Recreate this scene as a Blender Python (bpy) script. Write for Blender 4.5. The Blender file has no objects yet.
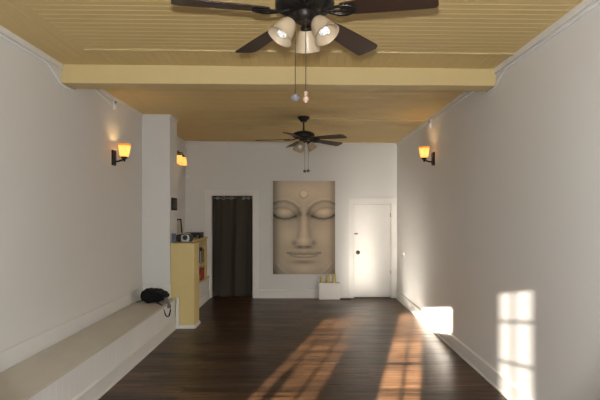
import bpy, bmesh, math, random
from mathutils import Vector, Matrix
random.seed(7)
S = bpy.context.scene
C = S.collection
PI = math.pi
def R(d): return math.radians(d)

# ------------------------------------------------------------------ camera, light, exposure
F = 486.0
cam = bpy.data.cameras.new('camera')
cam.sensor_width = 36.0
cam.lens = 36.0 * F / 600.0
cam.shift_x = -3.0 / 600.0
cam.shift_y = 14.0 / 600.0
cam.clip_start = 0.05
co = bpy.data.objects.new('camera', cam); C.objects.link(co)
CZ = 1.787
co.location = (0, 0, CZ); co.rotation_euler = (R(90), 0, 0)
S.camera = co

S.view_settings.view_transform = 'Standard'
S.view_settings.look = 'None'
S.view_settings.exposure = 0.61
S.view_settings.gamma = 1.0
S.view_settings.use_curve_mapping = False
S.cycles.blur_glossy = 0.0
S.cycles.sample_clamp_indirect = 6.0
S.cycles.use_guiding = True
S.cycles.guiding_training_samples = 64
S.cycles.use_adaptive_sampling = False

W = bpy.data.worlds.new('sky'); S.world = W
W.use_nodes = True
W.node_tree.nodes['Background'].inputs[0].default_value = (0.62, 0.78, 1.0, 1)
W.node_tree.nodes['Background'].inputs[1].default_value = 1.2

SUN_D = Vector((0.255, 1.0, -0.205)).normalized()
YF = -1.0
sl = bpy.data.lights.new('sun', 'SUN'); sl.energy = 90.0; sl.color = (1.0, 0.89, 0.76); sl.angle = R(0.6)
so = bpy.data.objects.new('sun', sl); C.objects.link(so)
so.rotation_euler = SUN_D.to_track_quat('-Z', 'Y').to_euler(); so.location = (-3, -8, 4)

# cool fill added just inside the front wall; no window stands behind it
al = bpy.data.lights.new('front_fill', 'AREA'); al.shape = 'RECTANGLE'
al.size = 4.0; al.size_y = 0.62; al.energy = 16.0; al.color = (0.78, 0.89, 1.0)
ao = bpy.data.objects.new('front_fill', al); C.objects.link(ao)
ao.location = (-0.25, YF + 0.03, 2.72); ao.rotation_euler = (R(82), 0, 0)

# the on-camera flash
fl = bpy.data.lights.new('camera_flash', 'SPOT'); fl.energy = 310.0; fl.spot_size = R(80); fl.spot_blend = 0.25
fl.shadow_soft_size = 0.018; fl.color = (1.0, 0.98, 0.955)
fo = bpy.data.objects.new('camera_flash', fl); C.objects.link(fo)
fo.location = (0.0, 0.0, CZ + 0.15); fo.rotation_euler = (R(92), 0, 0)

# ------------------------------------------------------------------ materials
def mat(name, col, rough=0.5, metal=0.0, spec=0.5, noise=None, bump=None, emit=None):
    m = bpy.data.materials.new(name); m.use_nodes = True
    nt = m.node_tree; b = nt.nodes['Principled BSDF']
    b.inputs['Base Color'].default_value = (*col, 1)
    b.inputs['Roughness'].default_value = rough
    b.inputs['Metallic'].default_value = metal
    b.inputs['Specular IOR Level'].default_value = spec
    tc = None
    if noise or bump:
        tc = nt.nodes.new('ShaderNodeTexCoord')
    if noise:                      # (scale, amount[, stretch])
        mp = nt.nodes.new('ShaderNodeMapping')
        mp.inputs['Scale'].default_value = noise[2] if len(noise) > 2 else (1, 1, 1)
        nt.links.new(tc.outputs['Object'], mp.inputs['Vector'])
        n = nt.nodes.new('ShaderNodeTexNoise'); n.inputs['Scale'].default_value = noise[0]; n.inputs['Detail'].default_value = 5
        nt.links.new(mp.outputs['Vector'], n.inputs['Vector'])
        mx = nt.nodes.new('ShaderNodeMix'); mx.data_type = 'RGBA'
        a = noise[1]
        mx.inputs['A'].default_value = (*[c * (1 - a) for c in col], 1)
        mx.inputs['B'].default_value = (*[min(1, c * (1 + a)) for c in col], 1)
        nt.links.new(n.outputs['Fac'], mx.inputs['Factor'])
        nt.links.new(mx.outputs['Result'], b.inputs['Base Color'])
    if bump:                       # (scale, strength)
        n = nt.nodes.new('ShaderNodeTexNoise'); n.inputs['Scale'].default_value = bump[0]; n.inputs['Detail'].default_value = 4
        nt.links.new(tc.outputs['Object'], n.inputs['Vector'])
        bp = nt.nodes.new('ShaderNodeBump'); bp.inputs['Strength'].default_value = bump[1]; bp.inputs['Distance'].default_value = 0.01
        nt.links.new(n.outputs['Fac'], bp.inputs['Height']); nt.links.new(bp.outputs['Normal'], b.inputs['Normal'])
    if emit:
        b.inputs['Emission Color'].default_value = (*emit[0], 1); b.inputs['Emission Strength'].default_value = emit[1]
    return m

M = {}
M['wall'] = mat('wall_paint', (0.71, 0.71, 0.695), 0.7, noise=(1.3, 0.03), bump=(60, 0.05))
M['white'] = mat('white_trim_paint', (0.76, 0.75, 0.72), 0.4, noise=(5, 0.04))
M['ceil'] = mat('yellow_ceiling_paint', (0.66, 0.50, 0.225), 0.55, noise=(2.2, 0.05))
M['beam'] = mat('pale_yellow_beam_paint', (0.63, 0.50, 0.245), 0.5, noise=(4, 0.04), bump=(25, 0.06))
M['yellow'] = mat('yellow_cabinet_paint', (0.68, 0.54, 0.24), 0.55, noise=(4, 0.06))
M['bench_top'] = mat('worn_beige_bench_paint', (0.58, 0.54, 0.455), 0.45, noise=(3, 0.10, (2, 1, 1)))
M['bench'] = mat('bench_white_paint', (0.78, 0.77, 0.75), 0.5, noise=(2.5, 0.05))
M['black'] = mat('black_metal', (0.012, 0.011, 0.010), 0.4, 0.3, noise=(20, 0.2))
M['bronze'] = mat('dark_bronze', (0.020, 0.015, 0.012), 0.42, 0.5, noise=(20, 0.2))
M['blade'] = mat('dark_walnut_blade', (0.032, 0.016, 0.010), 0.45, noise=(9, 0.45, (1, 9, 9)))
M['cord'] = mat('white_cable_cover', (0.78, 0.78, 0.78), 0.4, noise=(9, 0.03))
M['bulb'] = mat('white_bulb_glass', (0.92, 0.93, 0.95), 0.25, noise=(30, 0.02))
M['chain'] = mat('dull_brass_chain', (0.10, 0.08, 0.06), 0.45, 0.6, noise=(60, 0.2))
M['silver'] = mat('silver_plastic', (0.55, 0.56, 0.58), 0.3, 0.6, noise=(30, 0.05))
M['plastic'] = mat('black_plastic', (0.015, 0.015, 0.017), 0.35, noise=(30, 0.2))
M['candle'] = mat('cream_wax', (0.66, 0.54, 0.24), 0.5, noise=(20, 0.06))
M['door'] = mat('white_door_paint', (0.78, 0.77, 0.74), 0.45, noise=(3, 0.04))
M['nylon'] = mat('black_nylon', (0.005, 0.005, 0.006), 0.7, spec=0.25, noise=(25, 0.4), bump=(60, 0.25))
M['grey'] = mat('grey_webbing', (0.15, 0.15, 0.165), 0.7, noise=(60, 0.2))
M['curtain'] = mat('dark_brown_curtain', (0.036, 0.028, 0.019), 0.75, noise=(30, 0.25, (1, 1, 0.2)), bump=(150, 0.15))
M['steel'] = mat('brushed_steel', (0.55, 0.55, 0.55), 0.25, 0.9, noise=(40, 0.05))
M['closet'] = mat('closet_dark_wall', (0.05, 0.045, 0.04), 0.8, noise=(3, 0.1))
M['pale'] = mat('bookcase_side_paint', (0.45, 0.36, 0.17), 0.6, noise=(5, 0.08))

def shade_glass(name, col, emit, tw):
    m = bpy.data.materials.new(name); m.use_nodes = True
    nt = m.node_tree; nt.nodes.remove(nt.nodes['Principled BSDF'])
    out = nt.nodes['Material Output']
    tc = nt.nodes.new('ShaderNodeTexCoord')
    n = nt.nodes.new('ShaderNodeTexNoise'); n.inputs['Scale'].default_value = 14
    nt.links.new(tc.outputs['Object'], n.inputs['Vector'])
    mc = nt.nodes.new('ShaderNodeMix'); mc.data_type = 'RGBA'
    mc.inputs['A'].default_value = (*[c * 0.88 for c in col], 1); mc.inputs['B'].default_value = (*[min(1, c * 1.1) for c in col], 1)
    nt.links.new(n.outputs['Fac'], mc.inputs['Factor'])
    t = nt.nodes.new('ShaderNodeBsdfTranslucent'); d = nt.nodes.new('ShaderNodeBsdfPrincipled')
    d.inputs['Roughness'].default_value = 0.35
    nt.links.new(mc.outputs['Result'], t.inputs['Color']); nt.links.new(mc.outputs['Result'], d.inputs['Base Color'])
    if emit:
        d.inputs['Emission Color'].default_value = (*emit[0], 1); d.inputs['Emission Strength'].default_value = emit[1]
    mx = nt.nodes.new('ShaderNodeMixShader'); mx.inputs[0].default_value = tw
    nt.links.new(d.outputs[0], mx.inputs[1]); nt.links.new(t.outputs[0], mx.inputs[2])
    nt.links.new(mx.outputs[0], out.inputs['Surface'])
    return m
M['amber'] = shade_glass('amber_lit_glass', (0.95, 0.70, 0.36), ((1.0, 0.64, 0.20), 0.62), 0.6)
M['frost'] = shade_glass('tea_frosted_glass', (0.56, 0.45, 0.31), None, 0.25)

def floor_mat():
    m = bpy.data.materials.new('dark_walnut_planks'); m.use_nodes = True
    nt = m.node_tree; b = nt.nodes['Principled BSDF']
    tc = nt.nodes.new('ShaderNodeTexCoord')
    br = nt.nodes.new('ShaderNodeTexBrick')
    br.offset = 0.37; br.offset_frequency = 2
    br.inputs['Scale'].default_value = 1.0
    br.inputs['Brick Width'].default_value = 1.22
    br.inputs['Row Height'].default_value = 0.125
    br.inputs['Mortar Size'].default_value = 0.0015
    br.inputs['Mortar Smooth'].default_value = 0.2
    br.inputs['Bias'].default_value = 0.0
    br.inputs['Color1'].default_value = (0.021, 0.0107, 0.0047, 1)
    br.inputs['Color2'].default_value = (0.090, 0.046, 0.0215, 1)
    br.inputs['Mortar'].default_value = (0.012, 0.006, 0.004, 1)
    nt.links.new(tc.outputs['Object'], br.inputs['Vector'])
    mp = nt.nodes.new('ShaderNodeMapping'); mp.inputs['Scale'].default_value = (0.8, 15, 1)
    nt.links.new(tc.outputs['Object'], mp.inputs['Vector'])
    n = nt.nodes.new('ShaderNodeTexNoise'); n.inputs['Scale'].default_value = 1.6; n.inputs['Detail'].default_value = 7; n.inputs['Roughness'].default_value = 0.65
    nt.links.new(mp.outputs['Vector'], n.inputs['Vector'])
    rp = nt.nodes.new('ShaderNodeMapRange'); rp.inputs['From Min'].default_value = 0.36; rp.inputs['From Max'].default_value = 0.66
    rp.inputs['To Min'].default_value = 0.22; rp.inputs['To Max'].default_value = 2.0
    nt.links.new(n.outputs['Fac'], rp.inputs['Value'])
    mul = nt.nodes.new('ShaderNodeVectorMath'); mul.operation = 'SCALE'
    nt.links.new(br.outputs['Color'], mul.inputs[0]); nt.links.new(rp.outputs['Result'], mul.inputs['Scale'])
    nt.links.new(mul.outputs['Vector'], b.inputs['Base Color'])
    rr = nt.nodes.new('ShaderNodeMapRange'); rr.inputs['From Min'].default_value = 0.35; rr.inputs['From Max'].default_value = 0.65; rr.inputs['To Min'].default_value = 0.40; rr.inputs['To Max'].default_value = 0.26
    nt.links.new(n.outputs['Fac'], rr.inputs['Value']); nt.links.new(rr.outputs['Result'], b.inputs['Roughness'])
    b.inputs['Specular IOR Level'].default_value = 0.26
    bp = nt.nodes.new('ShaderNodeBump'); bp.inputs['Strength'].default_value = 0.12; bp.inputs['Distance'].default_value = 0.004
    nt.links.new(n.outputs['Fac'], bp.inputs['Height']); nt.links.new(bp.outputs['Normal'], b.inputs['Normal'])
    return m
M['floor'] = floor_mat()

# ------------------------------------------------------------------ mesh helpers
class MB:
    def __init__(s): s.v = []; s.f = []; s.T = Matrix.Identity(4)
    def add(s, vs, fs):
        o = len(s.v); s.v += [tuple(s.T @ Vector(p)) for p in vs]; s.f += [tuple(i + o for i in f) for f in fs]; return s
    def box(s, x0, x1, y0, y1, z0, z1):
        return s.add([(x0,y0,z0),(x1,y0,z0),(x1,y1,z0),(x0,y1,z0),(x0,y0,z1),(x1,y0,z1),(x1,y1,z1),(x0,y1,z1)],
            [(0,3,2,1),(4,5,6,7),(0,1,5,4),(1,2,6,5),(2,3,7,6),(3,0,4,7)])
    def lathe(s, prof, n=24, close=True):        # profile of (r, z) round z
        vs = []; fs = []
        for r, z in prof:
            for k in range(n):
                a = 2*PI*k/n; vs.append((r*math.cos(a), r*math.sin(a), z))
        for i in range(len(prof)-1):
            for k in range(n):
                k2 = (k+1) % n; fs.append((i*n+k, i*n+k2, (i+1)*n+k2, (i+1)*n+k))
        if close:
            fs.append(tuple(range(n-1, -1, -1))); fs.append(tuple((len(prof)-1)*n + k for k in range(n)))
        return s.add(vs, fs)
    def tube(s, path, r, n=10, flat=1.0):
        P = [Vector(p) for p in path]; vs = []; fs = []
        up = Vector((0,0,1))
        for i, p in enumerate(P):
            t = (P[min(i+1,len(P)-1)] - P[max(i-1,0)]).normalized()
            a = t.cross(up)
            if a.length < 1e-3: a = t.cross(Vector((1,0,0)))
            a.normalize(); b = a.cross(t).normalized()
            rr = r[i] if isinstance(r, (list, tuple)) else r
            for k in range(n):
                q = 2*PI*k/n; vs.append(tuple(p + a*(rr*math.cos(q)) + b*(rr*flat*math.sin(q))))
        for i in range(len(P)-1):
            for k in range(n):
                k2 = (k+1) % n; fs.append((i*n+k, i*n+k2, (i+1)*n+k2, (i+1)*n+k))
        fs.append(tuple(range(n-1,-1,-1))); fs.append(tuple((len(P)-1)*n+k for k in range(n)))
        return s.add(vs, fs)
    def prism(s, outline, h0, h1):               # outline in xy, extruded along z
        n = len(outline)
        vs = [(x,y,h0) for x,y in outline] + [(x,y,h1) for x,y in outline]
        fs = [tuple(range(n-1,-1,-1)), tuple(range(n,2*n))] + [(k,(k+1)%n,n+(k+1)%n,n+k) for k in range(n)]
        return s.add(vs, fs)
    def grid(s, nu, nv, fn):
        vs = [fn(i/nu, j/nv) for j in range(nv+1) for i in range(nu+1)]
        fs = [(j*(nu+1)+i, j*(nu+1)+i+1, (j+1)*(nu+1)+i+1, (j+1)*(nu+1)+i) for j in range(nv) for i in range(nu)]
        return s.add(vs, fs)
    def build(s, name, m, parent=None, loc=(0,0,0), smooth=False, bevel=0.0, subd=0, solid=0.0, rot=(0,0,0)):
        me = bpy.data.meshes.new(name); me.from_pydata(s.v, [], s.f); me.update()
        bm = bmesh.new(); bm.from_mesh(me); bmesh.ops.recalc_face_normals(bm, faces=bm.faces); bm.to_mesh(me); bm.free()
        for mm in (m if isinstance(m, (list, tuple)) else [m]): me.materials.append(mm)
        o = bpy.data.objects.new(name, me); C.objects.link(o)
        o.location = loc; o.rotation_euler = rot
        if parent: o.parent = parent
        if smooth:
            for p in me.polygons: p.use_smooth = True
            me.set_sharp_from_angle(angle=R(40))
        if solid:
            q = o.modifiers.new('solid', 'SOLIDIFY'); q.thickness = solid
        if bevel:
            q = o.modifiers.new('bevel', 'BEVEL'); q.width = bevel; q.segments = 2; q.limit_method = 'ANGLE'
        if subd:
            q = o.modifiers.new('subd', 'SUBSURF'); q.levels = subd; q.render_levels = subd
        return o
def tag(o, label=None, cat=None, group=None, kind=None):
    if label: o['label'] = label
    if cat: o['category'] = cat
    if group: o['group'] = group
    if kind: o['kind'] = kind
    return o
def thing(name, loc, label, cat, group=None, rz=0):
    o = bpy.data.objects.new(name, None); C.objects.link(o); o.empty_display_size = 0.1
    o.location = loc; o.rotation_euler = (0,0,rz)
    return tag(o, label, cat, group)
def struct(o, label, cat): return tag(o, label, cat, None, 'structure')

# ------------------------------------------------------------------ room shell
XL, XR, YB = -2.51, 2.0, 10.34
PXM = F / YB
def zc(x): return 3.3134 - 0.0106 * x

struct(MB().box(XL-0.15, XR+0.15, YF-0.15, YB+1.0, -0.1, 0).build('floor', M['floor']),
       'dark brown glossy plank floor of the long empty room', 'floor')
struct(MB().box(XL-0.15, XL, YF-0.15, YB+0.15, 0, 3.50).build('wall_left', M['wall']), 'off-white left wall above the long bench', 'wall')
struct(MB().box(XR, XR+0.15, YF-0.15, YB+0.15, 0, 3.50).build('wall_right', M['wall']), 'off-white right wall with patches of sunlight', 'wall')

def holed(x0, x1, z0, z1, y0, y1, holes):
    mb = MB()
    xs = sorted({x0, x1, *[h[0] for h in holes], *[h[1] for h in holes]})
    zs = sorted({z0, z1, *[h[2] for h in holes], *[h[3] for h in holes]})
    for i in range(len(xs)-1):
        for j in range(len(zs)-1):
            cx = (xs[i]+xs[i+1])/2; cz = (zs[j]+zs[j+1])/2
            if any(h[0] < cx < h[1] and h[2] < cz < h[3] for h in holes): continue
            mb.box(xs[i], xs[i+1], y0, y1, zs[j], zs[j+1])
    return mb
CUR = (-1.957, -1.064, 0.0, 2.19)      # curtained opening
DOR = (1.075, 1.877, 0.0, 2.005)        # white door opening
struct(holed(XL, XR, 0, 3.5, YB, YB+0.12, [CUR, DOR]).build('wall_back', M['wall']),
       'off-white back wall with a curtained doorway and a white door', 'wall')
cl = MB()
cl.box(CUR[0]-0.1, CUR[1]+0.1, YB+0.95, YB+1.0, 0, 2.4); cl.box(CUR[0]-0.15, CUR[0]-0.1, YB+0.12, YB+1.0, 0, 2.4)
cl.box(CUR[1]+0.1, CUR[1]+0.15, YB+0.12, YB+1.0, 0, 2.4); cl.box(CUR[0]-0.15, CUR[1]+0.15, YB+0.12, YB+1.0, 2.4, 2.45)
cl.box(DOR[0]-.1, DOR[1]+.1, YB+0.14, YB+0.19, 0, 2.4)  # unseen backing added behind the door to stop sky light leaking under it
struct(cl.build('wall_closet', M['closet']), 'dark closet walls behind the curtain, and an added light-blocking backing behind the door', 'wall')

# street front behind the camera: openings shaped to place the low sun's patches
HA = (-1.99, -1.335, 0.45, 1.93); HB = (-0.746, -0.326, 0.30, 2.00); HC = (-0.326, 0.06, 1.735, 2.07); HD = (0.475, 0.659, 0.70, 2.20)  # HC stops high; a standing person's shadow is built into its shape
struct(holed(XL, XR, 0, 3.5, YF-0.05, YF, [HA, HB, HC, HD]).build('wall_front', M['wall']),
       'street front wall behind the viewpoint with openings shaped for the sun patches', 'wall')
def muntins(name, h, vx, hz, w=0.022, w2=None):
    mb = MB()
    for x in vx: mb.box(x-(w2 or w)/2, x+(w2 or w)/2, YF-0.045, YF-0.015, h[2], h[3])
    for z in hz: mb.box(h[0], h[1], YF-0.04, YF-0.02, z-w/2, z+w/2)
    return struct(mb.build(name, M['white']), 'glazing bars of a street window', 'window')
muntins('window_1', HA, [-1.82, -1.53], [], 0.03)
struct(MB().box(-1.875, -1.765, YF-0.045, YF-0.036, 0.45, 1.36).build('sun_block_bar', M['white']), 'unseen upright added to block sun and darken one floor streak', 'window')  # unseen bar, added only for the dark band it casts
muntins('window_2', HB, [-0.515], [1.69, 1.386, 1.09], 0.026, 0.03)
muntins('window_3', HD, [0.557], [1.92, 1.52, 1.12], 0.03, 0.014)

gm = bpy.data.materials.new('sun_dim_pane'); gm.use_nodes = True  # unseen tinted pane, added to dim the sun on the right wall
gm.node_tree.nodes.remove(gm.node_tree.nodes['Principled BSDF'])
gtc = gm.node_tree.nodes.new('ShaderNodeTexCoord'); gn = gm.node_tree.nodes.new('ShaderNodeTexNoise'); gn.inputs['Scale'].default_value = 6
gm.node_tree.links.new(gtc.outputs['Object'], gn.inputs['Vector'])
gr = gm.node_tree.nodes.new('ShaderNodeMapRange'); gr.inputs['To Min'].default_value = 0.37; gr.inputs['To Max'].default_value = 0.43
gm.node_tree.links.new(gn.outputs['Fac'], gr.inputs['Value'])
gt = gm.node_tree.nodes.new('ShaderNodeBsdfTransparent'); gm.node_tree.links.new(gr.outputs['Result'], gt.inputs['Color'])
gm.node_tree.links.new(gt.outputs[0], gm.node_tree.nodes['Material Output'].inputs['Surface'])
struct(MB().box(HD[0], HD[1], YF-0.033, YF-0.029, HD[2], HD[3]).build('window_4', gm), 'narrow street pane, added and tinted to dim the sun', 'window')
gm2 = gm.copy(); gm2.name = 'sun_dim_pane_weak'  # weaker tint, added to dim the left floor streak
for nd in gm2.node_tree.nodes:
    if nd.type == 'MAP_RANGE': nd.inputs['To Min'].default_value = 0.49; nd.inputs['To Max'].default_value = 0.61
struct(MB().box(HA[0], HA[1], YF-0.033, YF-0.029, HA[2], HA[3]).build('window_5', gm2), 'wide street pane, added and tinted to dim the sun', 'window')

# ceiling: grooved boards
cm = MB()
def boards_x(x0, x1, y0, y1, sp, depth=0.007, gw=0.012):     # boards running along x, grooves spaced along y
    ys = [(y0, 0)]; y = y0 + sp
    while y < y1 - gw:
        ys += [(y-gw/2, 0), (y, depth), (y+gw/2, 0)]; y += sp
    ys.append((y1, 0)); vs = []; fs = []
    for yy, d in ys: vs += [(x0, yy, zc(x0)+d), (x1, yy, zc(x1)+d)]
    for i in range(len(ys)-1): fs.append((2*i, 2*i+1, 2*i+3, 2*i+2))
    cm.add(vs, fs)
def boards_y(x0, x1, y0, y1, sp, depth=0.003, gw=0.008):
    xs = [(x0, 0)]; x = x0 + sp
    while x < x1 - gw:
        xs += [(x-gw/2, 0), (x, depth), (x+gw/2, 0)]; x += sp
    xs.append((x1, 0)); vs = []; fs = []
    for xx, d in xs: vs += [(xx, y0, zc(xx)+d), (xx, y1, zc(xx)+d)]
    for i in range(len(xs)-1): fs.append((2*i, 2*i+1, 2*i+3, 2*i+2))
    cm.add(vs, fs)
YBM0, YBM1 = 5.04, 5.26
boards_x(-2.05, XR, YF, 4.55, 0.085, 0.003, 0.016)
boards_y(XL, -2.05, YF, YBM0, 0.115)
boards_y(-2.05, XR, 4.55, YBM0, 0.085)
boards_y(XL, -1.97, YBM0, YB, 0.27, 0.006)
boards_x(-1.97, XR, YBM0, YB, 0.27, 0.004, 0.008)
cm.add([(XL-0.1,YF-0.1,3.46),(XR+0.1,YF-0.1,3.46),(XR+0.1,YB+0.1,3.46),(XL-0.1,YB+0.1,3.46)], [(0,1,2,3)])
struct(cm.build('ceiling', M['ceil']), 'mustard yellow painted board ceiling', 'ceiling')

def slab(mb, x0, x1, y0, y1, zb0, zb1, zt0, zt1):     # box following the ceiling's fall
    return mb.add([(x0,y0,zb0),(x1,y0,zb1),(x1,y1,zb1),(x0,y1,zb0),(x0,y0,zt0),(x1,y0,zt1),(x1,y1,zt1),(x0,y1,zt0)],
        [(0,3,2,1),(4,5,6,7),(0,1,5,4),(1,2,6,5),(2,3,7,6),(3,0,4,7)])
struct(slab(MB(), XL, XR, YBM0, YBM1, 3.146, 3.117, zc(XL)+.03, zc(XR)+.03).build('trim_1', M['beam'], bevel=0.006),
       'pale yellow boxed beam crossing the ceiling', 'beam')
struct(slab(MB(), -2.05, XR, 4.55, 4.595, zc(-2.05)-.010, zc(XR)-.010, zc(-2.05)+.012, zc(XR)+.012).build('trim_2', M['beam'], bevel=0.006),
       'pale yellow strip across the ceiling in front of the beam', 'moulding')
struct(slab(MB(), -0.02, XR, 7.80, 7.83, zc(0)-.010, zc(XR)-.010, zc(0)+.01, zc(XR)+.01).build('trim_3', M['beam'], bevel=0.003),
       'thin yellow strip on the ceiling beside the far fan', 'moulding')

# column (chimney breast) on the left wall
CX, CY0, CY1 = -2.075, 7.58, 8.0
BZ = 0.475
struct(MB().box(XL, CX, CY0, CY1, BZ, 3.45).build('wall_column', M['wall'], bevel=0.004), 'off-white square column standing on the bench end', 'column')

# cornice strips and baseboards
def cornice(name, x0, x1, y0, y1, h, label):
    xm = (x0+x1)/2
    struct(slab(MB(), x0, x1, y0, y1, zc(x0)-h, zc(x1)-h, zc(x0)+.01, zc(x1)+.01).build(name, M['white'], bevel=0.004), label, 'moulding')
cornice('trim_4', XR-0.022, XR, YF, YBM0, 0.055, 'white strip along the top of the right wall before the beam')
cornice('trim_5', XR-0.022, XR, YBM1, YB, 0.045, 'white strip along the top of the right wall behind the beam')
cornice('trim_6', XL, XL+0.022, YF, YBM0, 0.05, 'white strip along the top of the left wall before the beam')
cornice('trim_7', XL, XL+0.022, YBM1, CY0, 0.04, 'white strip along the top of the left wall behind the beam')
tc_ = MB(); slab(tc_, XL+.022, CX+0.02, CY0-0.02, CY0, zc(XL)-.035, zc(CX)-.035, zc(XL)+.01, zc(CX)+.01)
slab(tc_, CX, CX+0.02, CY0, CY1, zc(CX)-.035, zc(CX)-.035, zc(CX)+.01, zc(CX)+.01)
struct(tc_.build('trim_8', M['white'], bevel=0.003), 'white strip around the top of the column', 'moulding')
cornice('trim_9', XL, XR-0.03, YB-0.02, YB, 0.03, 'white strip along the top of the back wall')

def base_profile(mb, p0, p1, nrm, h=0.175, t=0.018, z0=0.0):
    d = Vector((p1[0]-p0[0], p1[1]-p0[1], 0)); n = Vector((nrm[0], nrm[1], 0))
    pr = [(0,0),(t+.012,0),(t+.012,.018),(t,.024),(t,h-.03),(t+.006,h-.026),(t+.006,h-.012),(t*.5,h),(0,h)]
    vs = []; k = len(pr)
    for base in (Vector((*p0, z0)), Vector((*p1, z0))):
        for a, b in pr: vs.append(tuple(base + n*a + Vector((0,0,b))))
    fs = [(i,(i+1)%k,k+(i+1)%k,k+i) for i in range(k)] + [tuple(range(k)), tuple(range(2*k-1,k-1,-1))]
    return mb.add(vs, fs)
struct(base_profile(MB(), (XR,YF), (XR,YB), (-1,0)).build('baseboard_right', M['white']), 'white baseboard along the right wall', 'baseboard')
struct(base_profile(MB(), (-0.93,YB), (0.96,YB), (0,-1)).build('baseboard_back', M['white']), 'white baseboard on the back wall between the two doorways', 'baseboard')
lb = MB().box(XL, XL+0.012, YF, CY0, BZ, BZ+0.17)
struct(lb.build('baseboard_left', M['wall'], bevel=0.004), 'off-white board along the left wall just above the bench', 'baseboard')
struct(MB().box(XL+.012, CX+0.012, CY0-0.012, CY0, BZ, BZ+0.21).build('baseboard_column', M['white'], bevel=0.004), 'white board round the foot of the column', 'baseboard')

# doorway trims
def casing(name, o, w, wr, head, cap, label):
    mb = MB(); y0, y1 = YB-0.022, YB
    mb.box(o[0]-w, o[0], y0, y1, 0, o[3]); mb.box(o[1], o[1]+wr, y0, y1, 0, o[3])
    mb.box(o[0]-w, o[1]+wr, y0, y1, o[3], o[3]+head)
    mb.box(o[0]-w-0.025, min(o[1]+wr+0.025, XR-0.001), y0-0.02, y1, o[3]+head, o[3]+head+cap)
    for xx in ((o[0]-0.001, o[0]+0.012), (o[1]-0.012, o[1]+0.001)): mb.box(xx[0], xx[1], YB, YB+0.12, 0, o[3])
    mb.box(o[0], o[1], YB, YB+0.12, o[3]-0.012, o[3])
    struct(mb.build(name, M['white'], bevel=0.004), label, 'door frame')
casing('trim_10', CUR, 0.125, 0.125, 0.085, 0.028, 'white casing with a capped head round the curtained doorway')
casing('trim_11', DOR, 0.105, 0.115, 0.10, 0.028, 'white casing with a capped head round the white door')

# white door
d = MB().box(DOR[0]+0.016, DOR[1]-0.016, YB+0.012, YB+0.05, 0.02, DOR[3]-0.016).build('door_1', M['door'], bevel=0.002)
struct(d, 'plain white closed door in the back wall', 'door')
kz = 1.787 - 38.5/PXM; kx = (358-303)/PXM
kn = MB(); kn.T = Matrix.Translation((kx, YB+0.012, kz)) @ Matrix.Rotation(R(90), 4, 'X')
kn.lathe([(0.044,0),(0.044,0.006),(0.014,0.012),(0.013,0.03),(0.03,0.038),(0.034,0.052),(0.026,0.066),(0.006,0.07)], 20)
tag(kn.build('door_knob', M['bronze'], d, smooth=True), 'dark round door knob')
for z in (1.787-1/PXM, 1.787-58/PXM):
    MB().box(DOR[1]-0.022, DOR[1]-0.008, YB-0.004, YB+0.012, z-0.045, z+0.045).build('hinge', M['steel'], d, bevel=0.002)
lt = MB().box(DOR[0]+0.018, DOR[0]+0.09, YB-0.001, YB+0.012, 1.787-20.5/PXM, 1.787-19/PXM)
tag(lt.build('latch', M['steel'], d, bevel=0.002), 'small metal latch')

# ------------------------------------------------------------------ built-in bench along the left wall
BX = -2.0
bench = thing('bench', (BX, 3.3, 0), 'long white built-in bench with beadboard front along the left wall', 'bench')
L0, L1 = YF-3.3+.003, YB-3.3-.003
tp = MB().box(XL-BX+.003, 0.018, L0+.003, L1-.003, BZ-0.028, BZ).build('bench_top', M['bench_top'], bench, bevel=0.005)
tag(tp, 'worn beige painted bench top')
fp = MB(); ys = [(L0, 0)]; y = L0+0.105
while y < L1-0.01:
    ys += [(y-.005,0),(y,-.002),(y+.005,0)]; y += 0.105
ys.append((L1,0)); vs = []; fs = []
for yy, dd in ys: vs += [(dd,yy,0.0),(dd,yy,BZ-0.028)]
for i in range(len(ys)-1): fs.append((2*i,2*i+2,2*i+3,2*i+1))
fp.add(vs, fs); fp.box(XL-BX+.003, -0.02, L0+.003, L1-.003, 0, BZ-0.029)
tag(fp.build('front_panel', M['bench'], bench), 'white beadboard front of the bench')
base_profile(MB(), (0, L0), (0, L1), (1,0), 0.18).build('skirting', M['white'], bench)
MB().box(0.019, 0.062, 7.565-3.3, 7.597-3.3, 0.0, BZ+0.012).build('end_trim', M['white'], bench, bevel=0.003)

# ------------------------------------------------------------------ yellow bookcase on the bench beyond the column
BKX = -1.95; BT = 1.33
bk = thing('bookcase', (-2.1, 8.8, 0), 'yellow built-in bookcase with a solid end panel behind the column', 'bookcase')
ox, oy = 2.1, -8.8
ep = MB()
ex0, ex1, ex2 = CX+.003+ox, -1.935+ox, -1.70+ox
ep.T = Matrix.Translation((0, 7.955+oy, 0)) @ Matrix.Rotation(R(90), 4, 'X')
ep.prism([(ex1,0.001),(ex2,0.001),(ex2,BT-.02),(ex0,BT-.02),(ex0,BZ+.001),(ex1,BZ+.001)], 0.0, 0.355)
tag(ep.build('end_panel', M['yellow'], bk), 'broad yellow end panel reaching the floor')
tpz = MB().box(-2.07+ox, -1.69+ox, 7.59+oy, 7.999+oy, BT-0.019, BT); tpz.box(XL+ox+.002, -1.905+ox, 8.001+oy, 9.76+oy, BT-0.03, BT)
tpz.build('top', M['yellow'], bk, bevel=0.003)
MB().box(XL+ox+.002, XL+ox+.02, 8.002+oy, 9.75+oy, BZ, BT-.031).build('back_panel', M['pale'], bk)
MB().box(XL+ox+.02, BKX+ox, 9.715+oy, 9.75+oy, BZ+.001, BT-.031).build('side_panel', M['yellow'], bk)
MB().box(XL+ox+.02, BKX+ox-.005, 8.02+oy, 9.714+oy, 0.825, 0.85).build('shelf', M['yellow'], bk)
MB().box(XL+ox+.02, BKX+ox-.005, 8.02+oy, 9.714+oy, BZ+.001, 0.50).build('bottom_shelf', M['yellow'], bk)
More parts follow.
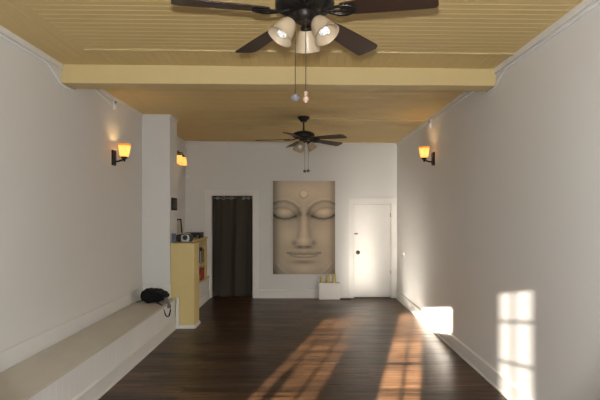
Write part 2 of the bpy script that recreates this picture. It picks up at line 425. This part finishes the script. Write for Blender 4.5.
MB().box(BKX+ox+.001, BKX+ox+.022, 9.66+oy, 9.76+oy, BZ+.001, BT-.031).build('face_frame', M['yellow'], bk)
sk = MB(); base_profile(sk, (-1.935+ox, 7.60+oy), (-1.688+ox, 7.60+oy), (0,-1), 0.05, 0.012); base_profile(sk, (-1.70+ox, 7.60+oy), (-1.70+ox, 7.955+oy), (1,0), 0.05, 0.012)
tag(sk.build('skirting', M['white'], bk), 'white skirting at the foot of the end panel')

# ------------------------------------------------------------------ ceiling fans
def make_fan(loc, b0, s0, label, chain_drop):
    root = thing('ceiling_fan', loc, label, 'ceiling fan', 'dark five-bladed ceiling fans')
    MB().lathe([(0.030,-0.085),(0.045,-0.08),(0.060,-0.055),(0.088,-0.028),(0.094,-0.012),(0.09,0.004)], 28).build('canopy', M['black'], root, smooth=True)
    MB().tube([(0,0,-0.24),(0,0,-0.08)], 0.014, 14).build('downrod', M['black'], root, smooth=True)
    MB().lathe([(0.03,-0.215),(0.06,-0.225),(0.125,-0.24),(0.165,-0.262),(0.175,-0.29),(0.172,-0.315),(0.14,-0.335),(0.09,-0.345),(0.03,-0.348)], 40).build('motor_housing', M['black'], root, smooth=True)
    MB().lathe([(0.06,-0.34),(0.068,-0.352),(0.058,-0.366),(0.054,-0.385),(0.056,-0.392),(0.046,-0.404),(0.015,-0.408)], 32).build('switch_housing', M['bronze'], root, smooth=True)
    for k in range(5):
        T = Matrix.Rotation(R(b0+72*k), 4, 'Z') @ Matrix.Translation((0,0,-0.345)) @ Matrix.Rotation(R(2.0), 4, 'Y') @ Matrix.Rotation(R(-11), 4, 'X')
        bl = MB(); bl.T = T
        out = [(0.225,-0.050),(0.30,-0.062),(0.45,-0.072),(0.60,-0.080),(0.715,-0.084),(0.732,-0.080),(0.757,-0.052),(0.758,0.0),(0.757,0.060),(0.745,0.080),(0.725,0.084),(0.60,0.080),(0.45,0.072),(0.30,0.062),(0.225,0.050),(0.212,0.03),(0.212,-0.03)]
        bl.prism(out, -0.004, 0.004)
        bo = bl.build('blade', M['blade'], root, bevel=0.0015)
        ir = MB(); ir.T = T
        for sg in (-1, 1):
            ir.tube([(0.10,sg*0.012,0.012),(0.155,sg*0.018,-0.006),(0.20,sg*0.040,-0.013),(0.245,sg*0.044,-0.013),(0.29,sg*0.026,-0.012),(0.305,0,-0.012)], 0.011, 8, 0.6)
        ir.tube([(0.15,0,-0.006),(0.22,0,-0.013),(0.305,0,-0.012)], 0.010, 8, 0.6)
        for px in (0.225, 0.27): ir.T = T @ Matrix.Translation((px,0,-0.016)); ir.lathe([(0.012,0.0),(0.012,0.006),(0.004,0.012)], 10)
        ir.build('blade_bracket', M['black'], bo, smooth=True)
    for k in range(3):
        T = Matrix.Rotation(R(s0+120*k), 4, 'Z')
        am = MB(); am.T = T
        am.tube([(0.040,0,-0.388),(0.062,0,-0.384),(0.083,0,-0.398)], 0.013, 10)
        am.T = T @ Matrix.Translation((0.080,0,-0.398)) @ Matrix.Rotation(R(-34), 4, 'Y')
        am.lathe([(0.016,0.012),(0.034,0.0),(0.037,-0.03),(0.033,-0.045)], 20)
        am.build('lamp_arm', M['bronze'], root, smooth=True)
        T2 = T @ Matrix.Translation((0.080,0,-0.398)) @ Matrix.Rotation(R(-34), 4, 'Y')
        sh = MB(); sh.T = T2
        sh.lathe([(0.038,-0.018),(0.050,-0.036),(0.058,-0.065),(0.064,-0.092),(0.071,-0.115),(0.080,-0.136),(0.077,-0.136),(0.068,-0.115),(0.061,-0.092),(0.055,-0.065),(0.047,-0.038),(0.034,-0.020)], 32, close=False)
        so_ = sh.build('lamp_shade', M['frost'], root, smooth=True)
        bu = MB(); bu.T = T2
        bu.lathe([(0.018,-0.045),(0.022,-0.06),(0.024,-0.075)], 16)
        # spiral tube of a compact fluorescent lamp
        pts = []
        for q in range(61):
            a = q/60*2*PI*3.2; pts.append((0.022*math.cos(a), 0.022*math.sin(a), -0.072-0.050*q/60))
        bu.tube(pts, 0.0075, 8)
        bu.build('bulb', M['bulb'], so_, smooth=True)
    return root
def pull_chain(root, x, y, z0, z1, kind):
    ch = MB().tube([(x,y,z0),(x,y,z1)], 0.0028, 6).build('pull_chain', M['chain'], root)
    p = MB(); p.T = Matrix.Translation((x,y,z1))
    if kind == 'ball':
        p.lathe([(0.004,0.006),(0.018,0.0),(0.025,-0.014),(0.023,-0.028),(0.012,-0.038),(0.002,-0.04)], 16)
        tag(p.build('pendant', M['grey'], ch, smooth=True), 'grey round chain pendant')
    else:
        p.lathe([(0.004,0.02),(0.011,0.012),(0.011,-0.002),(0.006,-0.006)], 12)
        p.lathe([(0.006,-0.006),(0.018,-0.018),(0.019,-0.028),(0.011,-0.042),(0.003,-0.048)], 6)
        tag(p.build('pendant', M['crystal'], ch), 'small clear and orange faceted chain pendant')
M['crystal'] = mat('clear_orange_crystal', (0.50, 0.36, 0.30), 0.08, noise=(60, 0.6), spec=0.8)
NF = make_fan((0.010, 2.85, zc(0.01)), -91.5, 83, 'large near ceiling fan with dark walnut blades, in front of the beam', 0)
pull_chain(NF, -0.055, -0.02, -0.395, -0.833, 'ball'); pull_chain(NF, 0.006, -0.045, -0.39, -0.838, 'crystal')
FF = make_fan((0.010, 7.64, zc(0.01)), 36, 248, 'far ceiling fan with dark blades, hanging behind the beam', 0)
pull_chain(FF, 0.018, -0.05, -0.385, -0.84, 'ball'); pull_chain(FF, 0.072, -0.01, -0.38, -0.83, 'ball')

# ------------------------------------------------------------------ wall sconces
def point(name, loc, e, r=0.02, col=(1.0, 0.66, 0.30)):
    l = bpy.data.lights.new(name, 'POINT'); l.energy = e; l.color = col; l.shadow_soft_size = r
    o = bpy.data.objects.new(name, l); C.objects.link(o); o.location = loc; return o
SH = [(0.036,0.0),(0.052,0.008),(0.062,0.035),(0.069,0.08),(0.075,0.125),(0.081,0.165),(0.078,0.165),(0.072,0.125),(0.066,0.08),(0.059,0.037),(0.050,0.012),(0.034,0.004)]
M['rim'] = shade_glass('amber_glass_rim', (0.75, 0.36, 0.06), ((1.0, 0.40, 0.05), 0.22), 0.5)
RIM = [(0.0785,0.148),(0.0830,0.148),(0.0845,0.168),(0.081,0.170),(0.077,0.168)]
M['hot'] = mat('glowing_bulb', (1.0, 0.9, 0.7), 0.4, emit=((1.0, 0.80, 0.50), 3.0))
def sconce(side, y, zb, label):
    wx = XL if side < 0 else XR; s = 1 if side < 0 else -1
    root = thing('wall_sconce', (wx, y, zb), label, 'wall lamp', 'amber glass wall sconces')
    bp = MB().box(min(0,s*0.022), max(0,s*0.022), -0.055, 0.055, -0.095, 0.105); bp.box(min(s*.022,s*0.032), max(s*.022,s*0.032), -0.04, 0.04, -0.08, 0.09)
    bp.build('backplate', M['bronze'], root, bevel=0.004)
    MB().tube([(s*0.03,0,-0.04),(s*0.06,0,-0.042),(s*0.10,0,-0.03),(s*0.15,0,-0.012),(s*0.152,0,0.004)], 0.012, 10).build('arm', M['bronze'], root, smooth=True)
    cup = MB(); cup.T = Matrix.Translation((s*0.15,0,0.0))
    cup.lathe([(0.008,-0.045),(0.014,-0.03),(0.018,-0.012),(0.044,0.004),(0.040,0.022),(0.02,0.026)], 20).build('cup', M['bronze'], root, smooth=True)
    sh = MB(); sh.T = Matrix.Translation((s*0.15,0,0.018)); sh.lathe(SH, 32, close=False)
    so_ = sh.build('lamp_shade', M['amber'], root, smooth=True)
    rm = MB(); rm.T = Matrix.Translation((s*0.15,0,0.018)); tag(rm.lathe(RIM, 32, close=False).build('rim', M['rim'], so_, smooth=True), 'darker amber rim')
    b = MB(); b.T = Matrix.Translation((s*0.15,0,0.03))
    b.lathe([(0.013,0.0),(0.013,0.022),(0.022,0.04),(0.027,0.06),(0.022,0.08),(0.008,0.09)], 16).build('bulb', M['hot'], so_, smooth=True)
    l = point('sconce_light', (s*0.15,0,0.135), 1.3); l.parent = root
    return root
sconce(-1, 6.42, 2.523, 'lit amber glass wall sconce on the left wall')
sconce(1, 7.42, 2.625, 'lit amber glass wall sconce on the right wall')
# two-light fixture on the left wall behind the column, shades hanging down
vl = thing('vanity_light', (XL, 9.5, 2.97), 'lit two-shade lamp hanging downward on the left wall behind the column', 'wall lamp')
MB().box(0, 0.022, -0.12, 0.12, -0.03, 0.05).build('backplate', M['bronze'], vl, bevel=0.004)
for yy in (-0.16, 0.15):
    MB().tube([(0.02,yy*.4,0.01),(0.06,yy*.7,0.035),(0.11,yy,0.03),(0.13,yy,-0.01),(0.13,yy,-0.04)], 0.010, 8).build('arm', M['bronze'], vl, smooth=True)
    sh = MB(); sh.T = Matrix.Translation((0.13,yy,-0.05)) @ Matrix.Rotation(R(180),4,'X'); sh.lathe(SH, 28, close=False)
    s_ = sh.build('lamp_shade', M['amber'], vl, smooth=True)
    b = MB(); b.T = Matrix.Translation((0.13,yy,-0.065)) @ Matrix.Rotation(R(180),4,'X')
    b.lathe([(0.013,0.0),(0.013,0.03),(0.022,0.05),(0.03,0.075),(0.022,0.10),(0.008,0.11)], 16).build('bulb', M['hot'], s_, smooth=True)
    cp = MB(); cp.T = Matrix.Translation((0.13,yy,-0.055)); cp.lathe([(0.040,-0.012),(0.044,0.0),(0.040,0.022),(0.018,0.034),(0.006,0.036)], 18).build('cup', M['bronze'], vl, smooth=True)
    l = point('vanity_lamp_light', (0.13,yy,-0.16), 1.6); l.parent = vl

# ------------------------------------------------------------------ surface cables and fittings
def cable(name, pts, label, r=0.011):
    P = [Vector(p) for p in pts]; out = [P[0]]
    for i in range(1, len(P)-1):
        a, b, c = P[i-1], P[i], P[i+1]
        ra = min(0.05, (b-a).length*.4, (c-b).length*.4)
        p = b + (a-b).normalized()*ra; q = b + (c-b).normalized()*ra
        for t in (0, .25, .5, .75, 1): out.append(p*(1-t)**2 + b*2*t*(1-t) + q*t*t)
    out.append(P[-1])
    o = MB().tube([tuple(p - P[0]) for p in out], r, 10).build(name, M['cord'], None, tuple(P[0]), smooth=True)
    return tag(o, label, 'cable', 'white surface cables')
xr = XR-0.012; zr = zc(XR)
cable('surface_cable', [(xr,YF+.1,zr-.085),(xr,4.80,zr-.085),(xr,4.98,3.13),(xr,5.05,3.096),(xr,5.27,3.096),(xr,5.42,zr-.075),(xr,7.20,zr-.07),(xr,7.42,zr-.10),(xr,7.50,zr-.115)],
      'white cable along the top of the right wall, dipping under the beam')
xl = XL+0.012; zl = zc(XL)
cable('surface_cable', [(xl,YF+.1,zl-.085),(xl,4.74,zl-.075),(xl,4.97,3.15),(xl,5.06,3.126),(xl,5.30,3.126),(xl,5.5,zl-.06),(xl,5.85,zl-.06),(xl,6.25,zl-.11),(xl,6.36,zl-.12)],
      'white cable along the top of the left wall, dipping under the beam')
cable('surface_cable', [(XL+.035,YB-.012,2.635),(XL+.035,YB-.012,3.22),(XL+.10,YB-.012,3.29),(XL+.3,YB-.012,3.29)],
      'thin white cable rising in the back left corner above the round disc', 0.008)
def fitting(side, y, z, label):
    s = 1 if side < 0 else -1; wx = XL if side < 0 else XR
    r = thing('cable_fitting', (wx, y, z), label, 'cable fitting', 'white cable fittings')
    MB().box(min(s*.002,s*.035), max(s*.002,s*.035), -0.03, 0.03, -0.03, 0.035).build('housing', M['cord'], r, bevel=0.005)
    n = MB(); n.T = Matrix.Translation((s*.03,0.0,-.032)); n.lathe([(0.013,-0.055),(0.022,-0.05),(0.024,0.0)], 16)
    n.build('nozzle', M['cord'], r, smooth=True)
    MB().box(min(s*.036,s*.05), max(s*.036,s*.05), -0.012, 0.012, 0.0, 0.025).build('clip', M['grey'], r, bevel=0.002)
fitting(-1, 6.40, zl-.095, 'small white cable fitting high on the left wall above the sconce')
fitting(1, 7.54, zr-.085, 'small white cable fitting high on the right wall above the sconce')
dc = MB(); dc.T = Matrix.Translation((0,0,0)) @ Matrix.Rotation(R(90),4,'X'); dc.lathe([(0.056,0),(0.056,0.014),(0.046,0.024),(0.01,0.026)], 24)
tag(dc.build('junction_cover', M['cord'], None, (XL+.063, YB, 2.575), smooth=True), 'round white cover disc on the back wall in the left corner', 'wall fitting')
sw = thing('light_switch', (XR, 9.62, 0.995), 'small white switch plate on the right wall near the door', 'switch')
MB().box(-0.008, 0, -0.035, 0.035, -0.055, 0.055).build('plate', M['cord'], sw, bevel=0.003)
MB().box(-0.022, -0.008, -0.008, 0.008, -0.012, 0.012).build('toggle', M['white'], sw, bevel=0.002)

# ------------------------------------------------------------------ curtain
rod = thing('curtain_rod', ((CUR[0]+CUR[1])/2, YB+0.05, 2.125), 'thin steel rod across the top of the curtained doorway', 'curtain rod')
hw = (CUR[1]-CUR[0])/2-0.012
rr_ = MB(); rr_.T = Matrix.Rotation(R(90),4,'Y'); rr_.tube([(0,0,-hw),(0,0,hw)], 0.012, 12).build('rod', M['steel'], rod, smooth=True)
for s in (-1,1):
    e = MB(); e.T = Matrix.Translation((s*hw-(0.012 if s>0 else 0),0,0)) @ Matrix.Rotation(R(90),4,'Y'); e.lathe([(0.024,0.0),(0.024,0.012)], 16).build('end_bracket', M['steel'], rod)
cw = hw-0.02
def fold(u, v):
    x = -cw + 2*cw*u
    amp = 0.020 + 0.012*v
    yv = amp*math.sin(u*2*PI*2.5+0.4+0.8*math.sin(v*2)) + 0.007*math.sin(u*2*PI*6+v*3)
    return (x, yv, -2.155*(v))
cu = thing('curtain', ((CUR[0]+CUR[1])/2, YB+0.05, 2.165), 'dark brown floor-length grommet curtain filling the left doorway', 'curtain')
MB().grid(110, 30, lambda u, v: fold(u, v)).build('cloth', M['curtain'], cu, smooth=True, solid=0.004)
for px in (217.5, 223.5, 231, 243, 249):
    x = (px-303)/PXM - (CUR[0]+CUR[1])/2; u = (x+cw)/(2*cw); yv = fold(u, .02)[1]
    g = MB(); g.T = Matrix.Translation((x, yv-0.004, -0.042)) @ Matrix.Rotation(R(90),4,'X')
    ring = [(0.030+0.008*math.cos(2*PI*k/10), 0.004*math.sin(2*PI*k/10)) for k in range(11)]
    tag(g.lathe(ring, 24, close=False).build('grommet', M['steel'], cu, smooth=True), 'shiny metal grommet')

# ------------------------------------------------------------------ canvas print: a calm stone face with closed eyes
def face(u, v):
    G = lambda d, s: math.exp(-(d/s)**2)
    def seg(pts):                       # distance to a polyline in (u, v*1.5)
        best = 9
        for (a, b), (c, e) in zip(pts[:-1], pts[1:]):
            ax, ay, bx, by = a, b*1.5, c, e*1.5; px, py = u, v*1.5
            t = max(0, min(1, ((px-ax)*(bx-ax)+(py-ay)*(by-ay))/((bx-ax)**2+(by-ay)**2)))
            best = min(best, math.hypot(px-ax-t*(bx-ax), py-ay-t*(by-ay)))
        return best
    blob = lambda cu_, cv, su, sv: math.exp(-((u-cu_)/su)**2-((v-cv)/sv)**2)
    L = 0.50
    L += 0.10*blob(.5,.12,.5,.14) + 0.09*blob(.5,.50,.06,.22) + 0.07*blob(.24,.58,.16,.12) + 0.06*blob(.78,.58,.16,.12) + 0.08*blob(.5,.95,.2,.05)
    L -= 0.16*G(u,.09) + 0.13*G(1-u,.08) + 0.07*G(1-v,.07)
    for mir in (0, 1):
        m = (lambda p: [(1-a if mir else a, b) for a, b in p])
        brow = seg(m([(.0,.245),(.08,.222),(.2,.215),(.32,.245),(.40,.29),(.45,.36)]))
        L -= 0.10*G(brow,.026); 
        L += 0.05*G(seg(m([(.0,.225),(.1,.20),(.2,.195),(.33,.222),(.42,.27)])),.018)
        L -= 0.10*blob(.62 if mir else .38,.36,.07,.05)
        L += 0.10*blob(.82 if mir else .18,.335,.12,.035)
        lid = seg(m([(.0,.362),(.07,.392),(.17,.408),(.27,.402),(.37,.378)]))
        L -= 0.17*G(lid,.017) + 0.05*G(lid,.045)
        L -= 0.05*G(seg(m([(.02,.30),(.12,.285),(.25,.295),(.34,.345)])),.014)
        L -= 0.05*G(seg(m([(.43,.36),(.43,.5),(.40,.60)])),.035)
        L -= 0.12*blob(.655 if mir else .345,.665,.045,.030)
        L -= 0.13*blob(.57 if mir else .43,.705,.05,.012)
        L += 0.03*G(seg(m([(.06,.88),(.13,.94),(.24,1.0)])),.014) - 0.02*G(seg(m([(.04,.90),(.12,.965),(.2,1.0)])),.014)
    L += 0.05*blob(.5,.64,.10,.03)
    L -= 0.13*blob(.5,.715,.13,.018)
    L += 0.03*blob(.5,.75,.2,.012)
    mouth = seg([(.23,.772),(.34,.785),(.45,.781),(.5,.786),(.55,.781),(.66,.785),(.77,.772)])
    L -= 0.16*G(mouth,.012)
    L -= 0.05*G(seg([(.25,.765),(.42,.757),(.5,.764),(.58,.757),(.75,.765)]),.012)
    L -= 0.09*G(seg([(.28,.80),(.40,.817),(.5,.82),(.6,.817),(.72,.80)]),.012)
    L -= 0.12*blob(.5,.868,.17,.022)
    L += 0.05*blob(.5,.842,.14,.012)
    r = math.hypot(u-.496, (v-.142)*1.5)
    L += 0.045/(1+math.exp((r-.056)*260)) - 0.09*G(r-.064,.012)*(1 if v > .145 else .35)
    L += random.uniform(-.012,.012)
    warm = 0.5+0.5*(u*1.3-0.5)
    L = max(.05, L); t = (L*1.02)
    col = (t*(0.98+.03*warm), t*(0.925-.01*warm), t*(0.825-.03*warm))
    return tuple((c**2.2)*2.35 for c in col)
PX0, PX1, PZ0, PZ1 = (273-303)/PXM, (335-303)/PXM, CZ-60/PXM, CZ+33/PXM
nu, nv = 100, 150
pm = MB().grid(nu, nv, lambda u, v: (PX0+(PX1-PX0)*u, YB-0.028, PZ1+(PZ0-PZ1)*v))
pm.box(PX0, PX1, YB-0.0279, YB-0.001, PZ0, PZ1)
po = pm.build('canvas_print', bpy.data.materials.new('printed_canvas'))
tag(po, 'tall unframed canvas print of a calm stone face with closed eyes', 'picture')
me = po.data
ca = me.color_attributes.new('print', 'FLOAT_COLOR', 'POINT')
for i, vtx in enumerate(me.vertices):
    u = (vtx.co.x-PX0)/(PX1-PX0); v = (vtx.co.z-PZ1)/(PZ0-PZ1)
    ca.data[i].color = (*face(u, v), 1)
pmat = me.materials[0]; pmat.use_nodes = True; nt = pmat.node_tree
at = nt.nodes.new('ShaderNodeVertexColor'); at.layer_name = 'print'
nt.links.new(at.outputs['Color'], nt.nodes['Principled BSDF'].inputs['Base Color']); nt.nodes['Principled BSDF'].inputs['Roughness'].default_value = 0.75

# ------------------------------------------------------------------ white box with candles, floor vent
bx0, bx1 = (319-303)/PXM*0.985, (340-303)/PXM*0.985
pl = MB().box(-(bx1-bx0)/2, (bx1-bx0)/2, -0.075, 0.075, 0.0, 0.345)
tag(pl.build('display_box', M['white'], None, ((bx0+bx1)/2, YB-0.115, 0), bevel=0.004), 'low white box on the floor under the stone face print', 'box')
for px, hgt, lab in ((321.8, .125, 'shortest cream pillar candle, left of three on the white box'), (328.2, .15, 'middle cream pillar candle of three on the white box'), (334.2, .185, 'tallest cream pillar candle, right of three on the white box')):
    c = thing('candle', ((px-303)/PXM*0.985, YB-0.115, 0.345), lab, 'candle', 'cream pillar candles on the white box')
    MB().lathe([(0.036,0.0),(0.038,0.004),(0.038,hgt-.004),(0.034,hgt),(0.02,hgt-.006),(0.004,hgt-.007)], 24).build('wax', M['candle'], c, smooth=True)
    MB().tube([(0,0,hgt-.008),(0.001,0,hgt+.004),(0.003,0,hgt+.012)], 0.0016, 6).build('wick', M['plastic'], c)
vt = thing('floor_vent', ((345.5-303)/PXM*.98, YB-0.16, 0), 'small black vent on the floor beside the white door', 'floor vent')
MB().box(-0.115, 0.115, -0.055, 0.055, 0.0, 0.012).build('frame', M['black'], vt, bevel=0.002)
for k in range(7): MB().box(-0.10+k*.03, -0.085+k*.03, -0.045, 0.045, 0.012, 0.022).build('louver', M['black'], vt)

# ------------------------------------------------------------------ camera bag on the bench
bag = thing('camera_bag', (-2.21, 7.24, BZ), 'black camera bag with a strap hanging over the bench edge', 'bag', rz=R(-8))
def blobbox(sx, sy, sz, fn=None, n=8):
    bm = bmesh.new(); bmesh.ops.create_cube(bm, size=2.0)
    bmesh.ops.subdivide_edges(bm, edges=bm.edges[:], cuts=n, use_grid_fill=True)
    vs = []
    for v in bm.verts:
        p = v.co.copy(); q = p.normalized()*1.28
        p = p.lerp(q, 0.55)
        p = Vector((p.x*sx, p.y*sy, p.z*sz))
        if fn: p = fn(p)
        vs.append(tuple(p))
    bm.verts.ensure_lookup_table(); bm.verts.index_update()
    fs = [tuple(v.index for v in f.verts) for f in bm.faces]; bm.free()
    return vs, fs
def lump(p):
    p = p + Vector((0,0,0.012*math.sin(p.x*40)+0.008*math.sin(p.y*50+p.x*31)))
    p.z *= 1.0 - 0.30*max(0, (p.x+.05)/0.17) - 0.25*max(0,(-p.x-.08)/.1); p.z += 0.100
    p.z = max(p.z, 0.0)
    return p
vs, fs = blobbox(0.175, 0.125, 0.095, lump)
MB().add(vs, fs).build('body', M['nylon'], bag, smooth=True)
vs, fs = blobbox(0.13, 0.10, 0.028, lambda p: p + Vector((0.09,-0.045,0.150-0.30*max(0,p.x+.02))))
MB().add(vs, fs).build('flap', M['nylon'], bag, smooth=True)
vs, fs = blobbox(0.085, 0.02, 0.05, lambda p: p + Vector((-0.03,-0.118,0.075)))
MB().add(vs, fs).build('pocket', M['nylon'], bag, smooth=True)
MB().tube([(-0.15,-0.04,0.03),(-0.20,-0.07,0.018),(-0.235,-0.08,0.010),(-0.25,-0.08,0.007)], [0.012,0.012,0.010,0.007], 8, 0.6).build('strap_end', M['nylon'], bag, smooth=True)
def ribbon(pts, wv, t=0.004):
    P = [Vector(p) for p in pts]; vs = []; fs = []; wv = Vector(wv)
    for i, p in enumerate(P):
        tg = (P[min(i+1,len(P)-1)]-P[max(i-1,0)]).normalized(); n = tg.cross(wv).normalized()
        for a, b in ((-1,-1),(1,-1),(1,1),(-1,1)): vs.append(tuple(p+wv*a*0.5+n*(b*t/2)))
    for i in range(len(P)-1):
        for k in range(4): fs.append((4*i+k,4*i+(k+1)%4,4*i+4+(k+1)%4,4*i+4+k))
    fs += [(3,2,1,0), tuple(4*(len(P)-1)+k for k in range(4))]
    return MB().add(vs, fs)
# hanging loop: out of the bag, over the bench edge, down and back up
tag(ribbon([(0.11,-0.04,0.14),(0.16,-0.06,0.125),(0.205,-0.075,0.08),(0.232,-0.07,0.03),(0.246,-0.062,-0.02),(0.252,-0.055,-0.07)], (0.012,0.07,0.0), 0.012).build('shoulder_pad', M['grey'], bag, smooth=True), 'grey padded strap section')
MB().tube([(0.06,-0.13,0.06),(0.13,-0.20,0.03),(0.19,-0.235,0.016),(0.228,-0.24,0.002),(0.240,-0.22,-0.07),(0.244,-0.17,-0.15),(0.247,-0.11,-0.19),(0.250,-0.06,-0.19),(0.258,-0.03,-0.12),(0.258,-0.035,-0.03)], 0.013, 8, 0.5).build('strap', M['nylon'], bag, smooth=True)

# ------------------------------------------------------------------ things on and around the bookcase
pf = thing('picture_frame', (CX, 7.79, 1.845), 'small dark framed picture hanging on the side of the column', 'picture')
MB().box(0.0, 0.022, -0.14, 0.14, 0.0, 0.20).build('frame', M['bronze'], pf, bevel=0.003)
MB().box(0.022, 0.025, -0.11, 0.11, 0.03, 0.17).build('print', mat('dim_brown_print', (0.05,0.035,0.028), 0.3, noise=(15,.5)), pf)
mf = thing('picture_frame', (-2.345, 9.02, BT), 'tall dark frame leaning on the left wall on top of the bookcase', 'picture', rz=R(-50))
fr = MB(); fr.T = Matrix.Rotation(R(-10),4,'Y')
fr.box(0,.018,-.12,-.095,0,.37); fr.box(0,.018,.095,.12,0,.37); fr.box(0,.018,-.095,.095,0,.028); fr.box(0,.018,-.095,.095,.342,.37)
fr.build('frame', M['bronze'], mf, bevel=0.002)
gl = MB(); gl.T = Matrix.Rotation(R(-10),4,'Y'); gl.box(0.004,.012,-.095,.095,.028,.342)
gl.build('picture', mat('pale_grey_picture', (0.42,0.39,0.34), 0.2, noise=(6,.15)), mf)
# boombox
bb = thing('portable_stereo', (-1.905, 7.80, BT+.004), 'silver and black portable stereo on the near end of the bookcase', 'stereo')
MB().add(*blobbox(0.125, 0.075, 0.062, lambda p: p+Vector((0,0,0.068)))).build('body', M['plastic'], bb, smooth=True)
cdp = MB(); cdp.T = Matrix.Translation((0,-0.0,0.0)); cdp.add(*blobbox(0.062, 0.022, 0.056, lambda p: p+Vector((0.030,-0.066,0.064))))
tag(cdp.build('front_panel', M['silver'], bb, smooth=True), 'silver front panel')
for sx in (-0.068, 0.034):
    sp = MB(); sp.T = Matrix.Translation((sx,-0.070 if sx<0 else -0.086,0.078)) @ Matrix.Rotation(R(90),4,'X')
    sp.lathe([(0.040,0.0),(0.040,0.010),(0.032,0.012),(0.012,0.006),(0.003,0.008)], 20)
    sp.build('speaker', M['plastic'], bb, smooth=True)
hd = MB(); hd.tube([(-0.10,0.0,0.11),(-0.095,0.0,0.135),(-0.06,0,0.142),(0.06,0,0.142),(0.095,0,0.135),(0.10,0,0.11)], 0.007, 8)
hd.build('handle', M['silver'], bb, smooth=True)
for dx in (-.016, 0, .016):
    MB().box(0.045+dx-.006, 0.045+dx+.006, -0.098, -0.085, 0.020, 0.030).build('button', M['steel'], bb)
# small items left of the stereo
for i, (x, colr, h, lab) in enumerate(((-2.030, (.10,.11,.14), .15, 'grey-blue slim case standing left of the stereo, nearest the column'), (-2.050, (.22,.25,.30), .14, 'pale blue slim case standing left of the stereo'))):
    c = MB(); c.T = Matrix.Rotation(R(-62+34*i),4,'Z') @ Matrix.Rotation(R(-6),4,'Y')
    c.box(-.005,.005,-.032,.032,0,h)
    tag(c.build('disc_case', mat('disc_case_plastic', colr, .25, noise=(20,.3)), None, (x, 7.655+.06*i, BT+0.001), bevel=0.002), lab, 'disc case', 'slim cases beside the stereo')
bl_ = MB(); bl_.lathe([(0.012,0),(0.030,0.012),(0.042,0.04),(0.038,0.066),(0.018,0.084),(0.003,0.088)], 20)  # plain pinkish ball, gives no light
tag(bl_.build('pink_ball', mat('pink_matte', (0.72,0.40,0.27), .5, noise=(18,.25), bump=(30,.6)), None, (-2.02, 8.62, BT), smooth=True), 'small pinkish rounded lump behind the stereo on the bookcase', 'ornament')
st = thing('stereo_deck', (-2.09, 9.32, BT), 'flat black deck on the bookcase top behind the portable stereo', 'stereo')
MB().box(-.155, .155, -.14, .14, .012, .105).build('body', M['plastic'], st, bevel=0.004)
MB().box(-.13, .13, -.1425, -.1405, .05, .085).build('display', mat('smoky_display', (.05,.05,.06), .1, noise=(9,.1)), st)
for sx in (-.13,.13):
    for sy in (-.11,.11):
        f_ = MB(); f_.T = Matrix.Translation((sx,sy,0)); f_.lathe([(.014,0),(.016,.012)], 12).build('foot', M['plastic'], st)
k_ = MB(); k_.T = Matrix.Translation((.10,-.14,.035)) @ Matrix.Rotation(R(90),4,'X'); k_.lathe([(.012,0),(.011,.014)], 14).build('knob', M['silver'], st)

# books on the upper shelf
BC = [((.03,.06,.16),'navy'),((.02,.02,.03),'black'),((.05,.12,.36),'dark blue'),((.34,.50,.68),'pale blue'),((.66,.68,.70),'white'),((.03,.05,.09),'blue-black'),((.05,.10,.07),'dark green'),((.72,.46,.06),'yellow'),((.55,.33,.05),'ochre'),((.18,.03,.02),'maroon')]
yy = 9.15
for i, (cc, cn) in enumerate(BC):
    th = [.055,.05,.06,.06,.045,.06,.05,.055,.045,.05][i]; h = [.22,.24,.25,.22,.21,.235,.20,.225,.20,.24][i]
    b = thing('book', (-2.06, yy+th/2, 0.85), f'{cn} book standing upright on the upper bookcase shelf', 'book', 'books on the upper bookcase shelf')
    cv = MB(); cv.box(-.085,.09,-th/2+.001,-th/2+.005,0,h); cv.box(-.085,.09,th/2-.005,th/2-.001,0,h); cv.box(.085,.09,-th/2+.001,th/2-.001,0,h)
    cv.build('cover', mat('book_cloth', cc, .5, noise=(30,.15)), b)
    MB().box(-.08,.084,-th/2+.006,th/2-.006,.004,h-.004).build('pages', M['paper'] if 'paper' in M else M.setdefault('paper', mat('book_paper', (.6,.55,.45), .8, noise=(80,.1))), b)
    yy += th
b = thing('book', (-2.06, 9.39, 0.85+.251), 'navy book lying flat across the upright books', 'book', 'books on the upper bookcase shelf')
cv = MB(); cv.box(-.085,.09,-.13,.13,0,.005); cv.box(-.085,.09,-.13,.13,.027,.032); cv.box(.085,.09,-.13,.13,.005,.027)
cv.build('cover', mat('book_cloth', (.015,.02,.06), .5, noise=(30,.15)), b); MB().box(-.08,.084,-.126,.126,.006,.026).build('pages', M['paper'], b)
# lower shelf
rb = thing('storage_box', (-2.07, 9.555, 0.50), 'red lidded box on the lower bookcase shelf', 'box')
MB().box(-.10,.10,-.13,.13,0,.17).build('body', mat('red_card', (.32,.03,.02), .5, noise=(15,.2)), rb, bevel=.004)
MB().box(-.105,.105,-.135,.135,.171,.215).build('lid', mat('red_lid_card', (.26,.03,.02), .5, noise=(15,.2)), rb, bevel=.004)
bs = thing('basket', (-2.065, 9.295, 0.50), 'brown woven basket on the lower bookcase shelf beside the red box', 'basket')
MB().lathe([(.085,0),(.10,.05),(.11,.11),(.112,.13),(.104,.13),(.10,.10),(.085,.01)], 24).build('body', mat('wicker', (.34,.15,.05), .7, noise=(60,.5,(1,1,3)), bump=(90,.8)), bs, smooth=True)
rg = MB(); rg.T = Matrix.Translation((0,0,.132)); rg.lathe([(.108+.008*math.cos(2*PI*k/8), .008*math.sin(2*PI*k/8)) for k in range(9)], 24, close=False)
rg.build('rim', mat('wicker_rim', (.16,.07,.025), .7, noise=(60,.5)), bs, smooth=True)
